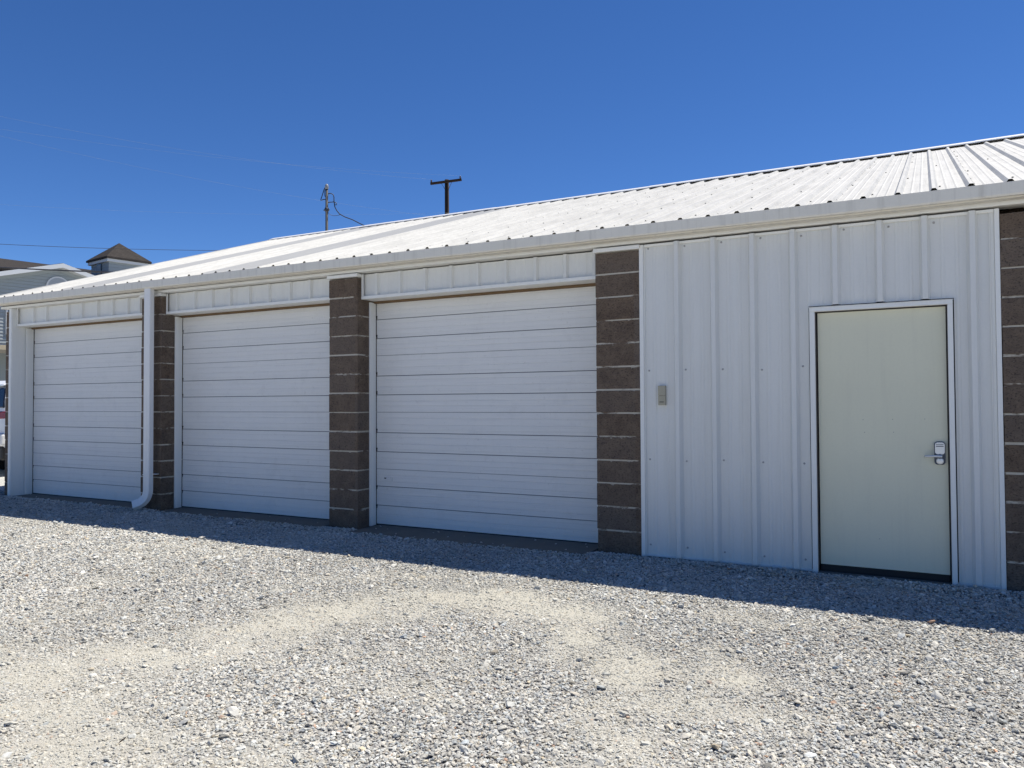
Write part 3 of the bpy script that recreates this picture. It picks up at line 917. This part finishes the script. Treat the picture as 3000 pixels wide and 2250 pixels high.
# ridge cap in overlapping lengths
mb = MB()
seg = [-12.80, -10.2, -7.15, -4.10, -1.05, 0.62, 4.15]
for i in range(len(seg) - 1):
    e = 0.004 * (i % 2)
    yc = RIDGE_Y; ye = 5.985
    zc = rz(RIDGE_Y) + 0.052 + e; ze = rz(ye) + 0.033 + e
    zm = ze + 0.016
    p = [(ye, ze - 0.003), (ye, ze + 0.001), (ye + 0.05, zm), (ye + 0.055, zm + 0.011), (yc, zc), (2 * yc - ye - 0.055, zm + 0.011), (2 * yc - ye, ze), (2 * yc - ye, ze - 0.003),
         (2 * yc - ye - 0.06, zm), (yc, zc - 0.010), (ye + 0.062, zm + 0.002), (ye + 0.052, zm - 0.006), (ye + 0.004, ze - 0.001), (ye + 0.004, ze - 0.003)]
    mb.prism(p, seg[i], seg[i + 1] + 0.06)
bp(mb, "ridge_cap", M_cap, 0, roof)
mb = MB()
for k in range(ny):
    y0_, y1_ = ysr[k], ysr[k + 1]
    a, b = xl_at(y0_), xl_at(y1_)
    mb.hexa([(a - 0.03, y0_, rz(y0_) - 0.10), (a + 0.06, y0_, rz(y0_) + 0.016), (b + 0.06, y1_, rz(y1_) + 0.016), (b - 0.03, y1_, rz(y1_) - 0.10),
             (a - 0.03, y0_, rz(y0_) + 0.030), (a + 0.06, y0_, rz(y0_) + 0.030), (b + 0.06, y1_, rz(y1_) + 0.030), (b - 0.03, y1_, rz(y1_) + 0.030)])
bp(mb, "rake_trim", M_roof, 0, roof)
mb = MB()
mb.lathe((-3.42, 6.35, rz(RIDGE_Y) - 0.12), [(0.035, 0), (0.035, 0.16), (0.055, 0.165), (0.055, 0.20), (0.02, 0.215)], 12)
bp(mb, "vent_pipe", M_dark, 0, roof)
# riser at the hidden rear corner where the service cable lands
mb = MB()
mb.tube([(-11.95, 12.1, 0.0), (-11.95, 12.1, 5.35)], 0.03, 8)
mb.lathe((-11.95, 12.1, 5.35), [(0.03, 0), (0.055, 0.03), (0.05, 0.10), (0.01, 0.13)], 10)
bp(mb, "service_riser", M_gutter)

# ------------------------------------------------------------------ power poles and cables
def ins_mb(p, h=0.13, r=0.045):
    m = MB()
    m.tube([(p[0], p[1], p[2] - h - 0.06), (p[0], p[1], p[2] - h)], 0.012, 6)
    m.lathe((p[0], p[1], p[2] - h), [(r * 0.6, 0), (r, 0.02), (r, 0.05), (r * 0.55, 0.06), (r * 0.85, 0.075), (r * 0.7, 0.11), (r * 0.3, 0.13)], 10)
    return m
M_ins = NT("brown_porcelain").set((0.05, 0.03, 0.022), 0.3)
M_steel = NT("weathered_steel").set((0.032, 0.035, 0.040), 0.7, 0.0)
M_steel2 = NT("dark_steel_bracket").set((0.05, 0.055, 0.065), 0.5, 0.4)
PP = (-20.78, 25.36, 0.0)
P = thing("utility_pole", "dark wooden utility pole with a tilted crossarm rising behind the garage ridge", "utility pole", PP)
def pp(mb, name, m, bevel=0, parent=None): return mb.build(name, m, parent or P, bevel, 2, off=PP)
mb = MB(); mb.tube([(PP[0], PP[1], -0.2), (PP[0], PP[1], 6), (PP[0], PP[1], 12.32)], [0.15, 0.125, 0.103], 14)
pp(mb, "pole", M_pole)
ax = Vector((0.904, 0.428, 0.0))                  # crossarm direction
def arm(zc, half, dz, shift):
    mb = MB()
    c = Vector((PP[0], PP[1], zc)) + Vector((0.35, -0.65, 0)).normalized() * 0.135
    a = (ax + Vector((0, 0, dz))).normalized()
    n = Vector((0, 0, 1)); b = n.cross(a).normalized(); n = a.cross(b)
    vs = []
    for s in (n * -0.058, n * 0.058):
        for q in ((-1, -1), (1, -1), (1, 1), (-1, 1)):
            vs.append(c + a * (q[0] * half + shift) + b * (q[1] * 0.045) + s)
    mb.hexa(vs)
    o = pp(mb, "crossarm", M_pole, 0.008)
    return o, c, a
arm1, c1, a1 = arm(12.19, 0.78, 0.11, -0.03)
arm2, c2, a2 = arm(10.40, 0.80, 0.11, -0.10)
def on_arm(c, a, s): q = c + a * s; return (q.x, q.y, q.z + 0.20)
I1, I2 = on_arm(c1, a1, -0.76), on_arm(c1, a1, 0.68)
L1, L2, L3 = on_arm(c2, a2, -0.83), on_arm(c2, a2, -0.40), on_arm(c2, a2, 0.52)
for q in (I1, I2): pp(ins_mb(q), "insulator", M_ins, 0, arm1)
for q in (L1, L2, L3): pp(ins_mb(q), "insulator", M_ins, 0, arm2)
for c_, a_ in ((c1, a1), (c2, a2)):
    for s in (-1, 1):
        e = c_ + a_ * (s * 0.26) + Vector((0, 0, -0.05))
        mb = MB(); mb.tube([e, Vector((PP[0], PP[1], c_.z - 0.30)) + (e - c_).normalized() * 0.10], 0.012, 6)
        pp(mb, "brace", M_steel2)

SP = (-16.44, 11.93, 0.0)
S = thing("service_pole", "slim grey steel service pole with cable loops standing behind the garage roof", "service pole", SP)
def ps(mb, name, m, parent=None): return mb.build(name, m, parent or S, 0, 2, off=SP)
rx = Vector((0.879, 0.477, 0.0))
def sp(u, z): q = Vector((SP[0], SP[1], 0)) + rx * u; return (q.x, q.y, z)
mb = MB(); mb.tube([sp(0, 0), sp(0, 4), sp(0, 8.02)], [0.052, 0.046, 0.042], 12); ps(mb, "pole", M_steel)
mb = MB(); mb.lathe(sp(0, 8.00), [(0.044, 0), (0.058, 0.02), (0.058, 0.09), (0.045, 0.14), (0.015, 0.165)], 12)
ps(mb, "weatherhead", NT("galvanised_cap").set((0.22, 0.23, 0.24), 0.5, 0.0))
mb = MB(); mb.tube([sp(-0.05, 8.06), sp(-0.09, 7.98), sp(-0.13, 7.84), sp(-0.18, 7.69), sp(-0.19, 7.655), sp(-0.15, 7.66), sp(-0.10, 7.68), sp(-0.03, 7.675)], 0.013, 6)
mb.tube([sp(-0.05, 8.0), sp(-0.075, 7.9), sp(-0.06, 7.78), sp(-0.03, 7.76)], 0.010, 6)
ps(mb, "cable_loop", M_rubber)
mb = MB(); mb.tube([sp(0.04, 7.855), sp(0.13, 7.87), sp(0.20, 7.83), sp(0.225, 7.75), sp(0.225, 7.58)], 0.015, 6)
mb.tube([sp(0.04, 7.585), sp(0.22, 7.60)], 0.014, 6)
mb.tube([sp(0.22, 7.60), sp(0.29, 7.575), sp(0.31, 7.53), sp(0.29, 7.50), sp(0.265, 7.515)], 0.013, 6)
ps(mb, "bracket", M_steel2)
mb = MB(); mb.lathe(sp(0, 7.30), [(0.055, 0), (0.075, 0.03), (0.075, 0.07), (0.055, 0.12)], 10)
mb.tube([sp(-0.10, 7.34), sp(0.09, 7.36)], 0.018, 6); ps(mb, "pole_clamp", M_steel2)

def sag(a, b, s, n=26):
    a, b = Vector(a), Vector(b)
    return [a.lerp(b, t / n) + Vector((0, 0, -4 * s * (t / n) * (1 - t / n))) for t in range(n + 1)]
def cable(name, path, r, m, label, cat, group=None):
    return tag(MB().tube(path, r, 6).build(name, m), label, cat, group)
q0 = Vector(sp(0.235, 7.57))
cab = [q0, Vector(sp(0.25, 7.45)), Vector(sp(0.31, 7.33)), Vector(sp(0.40, 7.22)), Vector(sp(0.56, 7.13)), Vector(sp(0.80, 7.04))]
cab += sag(sp(0.80, 7.04), (-11.95, 12.1, 5.46), 0.10, 14)[1:]
cable("service_cable", cab, 0.016, M_rubber, "drooping dark service cable leaving the steel service pole bracket and dipping behind the garage roof", "cable")
cable("slack_line", [sp(0.05, 7.27), sp(0.10, 7.20), sp(0.20, 7.165), sp(0.32, 7.17), sp(0.43, 7.20)], 0.007, M_steel2,
      "thin slack line hanging low between the steel service pole and its drooping cable", "cable")
M_alu = NT("bright_aluminium_wire").set((0.27, 0.30, 0.34), 0.45, 0.1)
M_wire = NT("dark_wire").set((0.03, 0.03, 0.035), 0.6)
def span(p, mleft, s, ext=0.6):
    """cable from the pole insulator p through mleft (left frame side) and on to the next pole"""
    p, q = Vector(p), Vector(mleft)
    e = q + (q - p) * ext
    pts = []
    n = 40
    for k in range(n + 1):
        t = k / n * (1 + ext)
        c = p.lerp(q, t) if t <= 1 else q + (q - p) * (t - 1)
        c = c + Vector((0, 0, -4 * s * t * (1 - t)))
        pts.append(c)
    return pts
GW = "overhead wires crossing the sky at the left"
cable("overhead_wire", span(I1, (-35.91, 12.56, 14.07), 0.32), 0.0022, M_alu, "topmost of the thin pale wires sloping down across the sky at upper left", "wire", GW)
cable("overhead_wire", span(I2, (-35.92, 12.57, 13.51), 0.30), 0.0020, M_alu, "middle wire of the close trio of pale wires at upper left", "wire", GW)
cable("overhead_wire", span(L1, (-35.93, 12.57, 13.21), 0.30), 0.0022, M_alu, "lowest wire of the close trio of pale wires at upper left", "wire", GW)
cable("overhead_wire", span(L3, (-35.97, 12.63, 10.17), 0.25), 0.0020, M_alu, "single pale wire well below the trio, midway down to the house roof", "wire", GW)
cable("overhead_wire", span((PP[0], PP[1] - 0.13, 9.0), (-36.0, 12.66, 8.42), 0.25), 0.010, M_wire, "thin dark wire passing just above the house tower roof", "wire", GW)
cable("overhead_wire", span(sp(-0.05, 5.35), (-31.78, 10.45, 6.68), 0.10), 0.026, M_wire, "thick black cable crossing in front of the house gable and dark roof", "cable", GW)

# ------------------------------------------------------------------ house behind on the left
hx = Vector((0.879, 0.477)) * 0.61 + Vector((-0.477, 0.879)) * 0.79
H = thing("house", "two storey pale sided house with dark shingle roof, arched gable vent and a small tower", "house", (-44.82, 20.59, 0.0), math.atan2(hx.y, hx.x))
M_hwall = painted("pale_blue_grey_lap_siding", (0.30, 0.335, 0.345), 0.6, 0.05, True, 0.2)
def mat_shingle():
    m = NT("dark_shingles")
    br = m.n("ShaderNodeTexBrick"); m.l(m.coord((1, 1, 1), "Object"), br.inputs["Vector"])
    br.inputs["Scale"].default_value = 2.6; br.inputs["Color1"].default_value = (0.034, 0.030, 0.028, 1)
    br.inputs["Color2"].default_value = (0.060, 0.053, 0.048, 1); br.inputs["Mortar"].default_value = (0.018, 0.016, 0.015, 1)
    nz = m.noise(m.coord(), 1.6, 5, 0.6)
    c = m.mix(m.math('MULTIPLY', nz, 0.7), br.outputs["Color"], (0.045, 0.039, 0.034))
    return m.set(c, 0.9, 0, 0.15, m.bump(br.outputs["Fac"], 0.3, 0.02))
M_sh = mat_shingle()
M_glass = NT("dark_window_glass").set((0.05, 0.07, 0.09), 0.08, 0, 0.6)
M_hfas = painted("house_white_trim", (0.56, 0.58, 0.59), 0.5, 0.04, False)
def siding_boards(mb, x0, x1, ztop_fn, y, zlo, zhi, step=0.19, mat=0):
    z = zlo
    while z < zhi:
        a, b = ztop_fn(z)
        a, b = max(a, x0), min(b, x1)
        if b - a > 0.05:
            mb.hexa([(a, y, z), (b, y, z), (b, y + 0.08, z), (a, y + 0.08, z), (a, y + 0.035, z + step - 0.004), (b, y + 0.035, z + step - 0.004), (b, y + 0.08, z + step - 0.004), (a, y + 0.08, z + step - 0.004)], mat)
        z += step
GS = 0.28
gt = 9.42
mb = MB()
siding_boards(mb, -6.0, 6.0, lambda z: (-max((gt - z - 0.19) / GS, 0), max((gt - z - 0.19) / GS, 0)), 0.0, 0.0, gt - 0.2)
mb.box(-5.98, 5.98, 0.085, 3.0, 0.0, 7.6)
mb.prism([(-5.9, 7.6), (5.9, 7.6), (0, 9.25)], 0.085, 4.0, 'y')
mb.box(-20, 12, 2.99, 9.0, 0.0, 8.5)
mb.build("wall", M_hwall, H)
def slab_roof(pts, th=0.16):
    """four corner points of the upper surface"""
    a = [Vector(p) for p in pts]
    lo = [p - Vector((0, 0, th)) for p in a]
    return MB().hexa([*lo, *a])
r_ = slab_roof([(-21, 2.2, 9.30), (13, 2.2, 9.30), (13, 5.9, 10.46), (-21, 5.9, 10.46)])
r_.hexa([(-21, 5.9, 10.30), (13, 5.9, 10.30), (13, 10, 8.9), (-21, 10, 8.9), (-21, 5.9, 10.46), (13, 5.9, 10.46), (13, 10, 9.06), (-21, 10, 9.06)])
rf = r_.build("roof", M_sh, H)
g = slab_roof([(-6.6, -0.5, 9.57 - 6.6 * GS), (0, -0.5, 9.57), (0, 5.0, 9.57), (-6.6, 5.0, 9.57 - 6.6 * GS)])
g.hexa([(0, -0.5, 9.41), (6.6, -0.5, 9.41 - 6.6 * GS), (6.6, 5.0, 9.41 - 6.6 * GS), (0, 5.0, 9.41), (0, -0.5, 9.57), (6.6, -0.5, 9.57 - 6.6 * GS), (6.6, 5.0, 9.57 - 6.6 * GS), (0, 5.0, 9.57)])
g.build("gable_roof", M_sh, H)
for s in (-1, 1):
    t = MB(); x1 = 6.6 * s; xa, xb = sorted((0.0, x1)); 
    za, zb = (9.57 - 6.6 * GS, 9.57) if s < 0 else (9.57, 9.57 - 6.6 * GS)
    t.hexa([(xa, -0.56, za - 0.27), (xb, -0.56, zb - 0.27), (xb, -0.505, zb - 0.27), (xa, -0.505, za - 0.27), (xa, -0.56, za - 0.02), (xb, -0.56, zb - 0.02), (xb, -0.505, zb - 0.02), (xa, -0.505, za - 0.02)])
    t.hexa([(xa, -0.50, za - 0.25), (xb, -0.50, zb - 0.25), (xb, 0.0, zb - 0.25), (xa, 0.0, za - 0.25), (xa, -0.50, za - 0.17), (xb, -0.50, zb - 0.17), (xb, 0.0, zb - 0.17), (xa, 0.0, za - 0.17)])
    t.build("fascia", M_hfas, H)
for sg in (-1, 1):
    f_ = MB(); xa, xb = (-6.0, 0.0) if sg < 0 else (0.0, 6.0)
    za, zb = (gt - 6 * GS, gt) if sg < 0 else (gt, gt - 6 * GS)
    f_.hexa([(xa, -0.02, za - 0.30), (xb, -0.02, zb - 0.30), (xb, 0.02, zb - 0.30), (xa, 0.02, za - 0.30), (xa, -0.02, za - 0.07), (xb, -0.02, zb - 0.07), (xb, 0.02, zb - 0.07), (xa, 0.02, za - 0.07)])
    f_.build("frieze_board", M_hwall, H)
# half-round vent in the gable
mb = MB(); n = 14; arc = [(-0.05 + 0.66 * math.cos(math.pi * k / n), 8.16 + 0.66 * math.sin(math.pi * k / n)) for k in range(n + 1)]
inn = [(-0.05 + 0.55 * math.cos(math.pi * k / n), 8.23 + 0.50 * math.sin(math.pi * k / n)) for k in range(n + 1)]
mb.prism(arc, -0.06, 0.02, 'y')
vent = mb.build("gable_vent", M_hfas, H)
mb = MB(); mb.prism(inn, -0.075, -0.061, 'y'); mb.build("louver", NT("vent_shade").set((0.30, 0.33, 0.36), 0.7), vent)
def house_window(xc, zc, w, h, y=-0.03):
    f = MB(); f.box(xc - w / 2, xc + w / 2, y - 0.03, y + 0.06, zc - h / 2, zc - h / 2 + 0.1); f.box(xc - w / 2, xc + w / 2, y - 0.03, y + 0.06, zc + h / 2 - 0.1, zc + h / 2)
    f.box(xc - w / 2, xc - w / 2 + 0.1, y - 0.028, y + 0.06, zc - h / 2 + 0.101, zc + h / 2 - 0.101); f.box(xc + w / 2 - 0.1, xc + w / 2, y - 0.028, y + 0.06, zc - h / 2 + 0.101, zc + h / 2 - 0.101)
    f.box(xc - w / 2 + 0.101, xc + w / 2 - 0.101, y - 0.02, y + 0.05, zc - 0.04, zc + 0.04)
    o = f.build("window", M_hfas, H)
    MB().box(xc - w / 2 + 0.102, xc + w / 2 - 0.102, y, y + 0.02, zc - h / 2 + 0.102, zc + h / 2 - 0.102).build("pane", M_glass, o)
for xc in (-4.6, -2.2, 0.2): house_window(xc, 6.1, 1.1, 1.7)
for xc in (-4.7, 0.2): house_window(xc, 2.4, 1.1, 1.7)
# porch roof and posts on the ground floor
mb = MB(); mb.hexa([(-6.0, -2.2, 4.05), (2.0, -2.2, 4.05), (2.0, 0.0, 4.45), (-6.0, 0.0, 4.45), (-6.0, -2.2, 4.25), (2.0, -2.2, 4.25), (2.0, 0.0, 4.65), (-6.0, 0.0, 4.65)])
mb.build("porch_roof", NT("olive_brown_metal").set((0.16, 0.14, 0.10), 0.7), H)
for x in (-5.8, -3.2, -0.6, 1.8):
    MB().box(x - 0.08, x + 0.08, -2.1, -1.94, 0, 4.10).build("porch_post", M_hfas, H, 0.01)
# tower
tx, ty, hs = 4.26, 1.7, 1.20
mb = MB()
z = 8.0
while z < 10.30:
    e = hs - 0.02; 
    mb.hexa([(tx - hs, ty - hs, z), (tx + hs, ty - hs, z), (tx + hs, ty + hs, z), (tx - hs, ty + hs, z), (tx - e, ty - e, z + 0.185), (tx + e, ty - e, z + 0.185), (tx + e, ty + e, z + 0.185), (tx - e, ty + e, z + 0.185)])
    z += 0.19
mb.box(tx - hs + 0.05, tx + hs - 0.05, ty - hs + 0.05, ty + hs - 0.05, 0.0, 8.0)
tow = mb.build("tower", M_hwall, H)
mb = MB(); hr = hs + 0.22
mb.add([(tx - hr, ty - hr, 10.52), (tx + hr, ty - hr, 10.52), (tx + hr, ty + hr, 10.52), (tx - hr, ty + hr, 10.52), (tx, ty, 11.72),
        (tx - hr, ty - hr, 10.40), (tx + hr, ty - hr, 10.40), (tx + hr, ty + hr, 10.40), (tx - hr, ty + hr, 10.40)],
       [(0, 1, 4), (1, 2, 4), (2, 3, 4), (3, 0, 4), (5, 6, 1, 0), (6, 7, 2, 1), (7, 8, 3, 2), (8, 5, 0, 3), (8, 7, 6, 5)])
mb.build("tower_roof", M_sh, tow)
mb = MB(); mb.box(tx - hs - 0.14, tx + hs + 0.14, ty - hs - 0.14, ty + hs + 0.14, 10.22, 10.395); mb.build("tower_trim", M_hfas, tow)
mb = MB(); mb.box(tx - hs - 0.05, tx - hs + 0.03, ty - 0.30, ty + 0.30, 9.45, 10.18, 1); mb.box(tx - hs - 0.07, tx - hs + 0.02, ty - 0.22, ty + 0.22, 9.52, 10.10, 0)
mb.build("tower_window", [M_hwall, M_glass], tow)

# ------------------------------------------------------------------ white SUV parked past the far end
CL = (-15.70, 1.62, 0.0)
V = thing("parked_suv", "white SUV parked beyond the far end of the garage, mostly hidden by its last pier", "car", CL)
M_car = NT("white_car_paint").set((0.78, 0.79, 0.80), 0.22, 0, 0.5)
M_cglass = NT("tinted_car_glass").set((0.012, 0.016, 0.028), 0.06, 0, 0.6)
M_tail = NT("red_tail_lamp").set((0.25, 0.012, 0.012), 0.15, 0, 0.5)
M_tyre = NT("tyre_rubber").set((0.02, 0.02, 0.021), 0.85)
M_rim = NT("alloy_rim").set((0.45, 0.46, 0.47), 0.3, 0.8)
M_blackp = NT("black_plastic").set((0.03, 0.03, 0.032), 0.6)
# stations along the length: y, half width low, half width belt, half width roof, z sill, z belt, z roof
st = [(0.02, .80, .84, .70, .48, 1.08, 1.13), (0.10, .88, .90, .69, .34, 1.12, 1.60), (0.38, .91, .93, .68, .30, 1.12, 1.73), (0.9, .92, .935, .69, .28, 1.11, 1.77),
      (1.9, .92, .935, .69, .28, 1.09, 1.78), (2.7, .92, .93, .67, .28, 1.07, 1.73), (3.45, .915, .915, .80, .28, 1.04, 1.10), (4.2, .90, .88, .76, .30, .98, 1.02), (4.62, .84, .82, .70, .34, .86, .90), (4.75, .74, .74, .62, .42, .74, .76)]
mb = MB(); vs = []; fs = []
for y, a, b, c, z0, z1, z2 in st:
    half = [(a - .10, z0), (a, z0 + .12), (b, (z0 + z1) / 2 + .05), (b - .015, z1), ((b + c) / 2 - .01, (z1 + z2) / 2), (c + .03, z2 - .05 * min(1, (z2 - z1) * 3)), (c - .12, z2)]
    ring = [(x, z) for x, z in half] + [(-x, z) for x, z in reversed(half)]
    vs += [(x, y, z) for x, z in ring]
k = 14
for i in range(len(st) - 1):
    for j in range(k): fs.append((i * k + j, i * k + (j + 1) % k, (i + 1) * k + (j + 1) % k, (i + 1) * k + j))
fs += [tuple(range(k))[::-1], tuple(range((len(st) - 1) * k, len(st) * k))]
mb.add(vs, fs, 0, True)
mb.build("body", M_car, V)
mb = MB(); mb.hexa([(-.76, .025, 1.26), (.76, .025, 1.26), (.76, .12, 1.26), (-.76, .12, 1.26), (-.68, .10, 1.63), (.68, .10, 1.63), (.68, .27, 1.63), (-.68, .27, 1.63)])
mb.build("rear_window", M_cglass, V, 0.02)
mb = MB(); mb.hexa([(-.62, .10, 1.66), (.62, .10, 1.66), (.62, .42, 1.74), (-.62, .42, 1.74), (-.62, .10, 1.70), (.62, .10, 1.70), (.62, .42, 1.785), (-.62, .42, 1.785)])
mb.build("spoiler", M_car, V, 0.015)
for s in (-1, 1):
    x0, x1 = sorted((s * .54, s * .915)); y0_ = -.005
    MB().hexa([(x0, y0_ - .01, 1.06), (x1, y0_ + .03, 1.06), (x1, .34, 1.06), (x0, .34, 1.06), (x0, y0_ + .0, 1.20), (x1, y0_ + .04, 1.20), (x1, .34, 1.20), (x0, .34, 1.20)]).build("tail_light", M_tail, V, 0.02)
    w = MB(); xa = s * .905
    w.hexa([(s * .925, .55, 1.14), (s * .925, 2.75, 1.11), (s * .88, 2.75, 1.11), (s * .88, .55, 1.14), (s * .765, .62, 1.62), (s * .765, 2.35, 1.62), (s * .72, 2.35, 1.62), (s * .72, .62, 1.62)])
    w.build("side_window", M_cglass, V)
    for yy in (0.92, 3.72):
        t = MB(); t.lathe((s * .80 - .11, yy, .345), [(.22, 0), (.33, .01), (.345, .05), (.345, .17), (.33, .21), (.22, .22)], 24, 0, 'x')
        wh = t.build("wheel", M_tyre, V)
        MB().lathe((s * .80 - (.0 if s < 0 else -.0) + (s * .112) - .005, yy, .345), [(.05, 0), (.215, .004), (.20, .010), (.05, .012)], 20, 0, 'x').build("rim", M_rim, wh)
    MB().hexa([(s * .93, 2.55, 1.10), (s * 1.10, 2.55, 1.10), (s * 1.10, 2.68, 1.10), (s * .93, 2.68, 1.10), (s * .93, 2.55, 1.24), (s * 1.10, 2.55, 1.24), (s * 1.10, 2.68, 1.24), (s * .93, 2.68, 1.24)]).build("mirror", M_car, V, 0.03)
mb = MB(); mb.box(-.84, .84, -.06, .12, .56, .80); mb.build("bumper", M_car, V, 0.05, 3)
mb = MB(); mb.box(-.80, .80, -.02, .20, .30, .555); mb.build("bumper_skirt", M_blackp, V, 0.04, 3)
MB().hexa([(-.62, 3.40, 1.075), (.62, 3.40, 1.075), (.60, 3.36, 1.075), (-.60, 3.36, 1.075), (-.58, 2.78, 1.70), (.58, 2.78, 1.70), (.56, 2.74, 1.70), (-.56, 2.74, 1.70)]).build("windshield", M_cglass, V)

# small dark stick lying on the worn dirt
tag(MB().tube([(-2.795, -4.358, 0.010), (-2.783, -4.382, 0.012), (-2.773, -4.404, 0.009)], [0.0022, 0.0030, 0.0022], 6).build("stick", M_pole),
    "short dark stick lying on pale worn dirt at the bottom left", "stick")
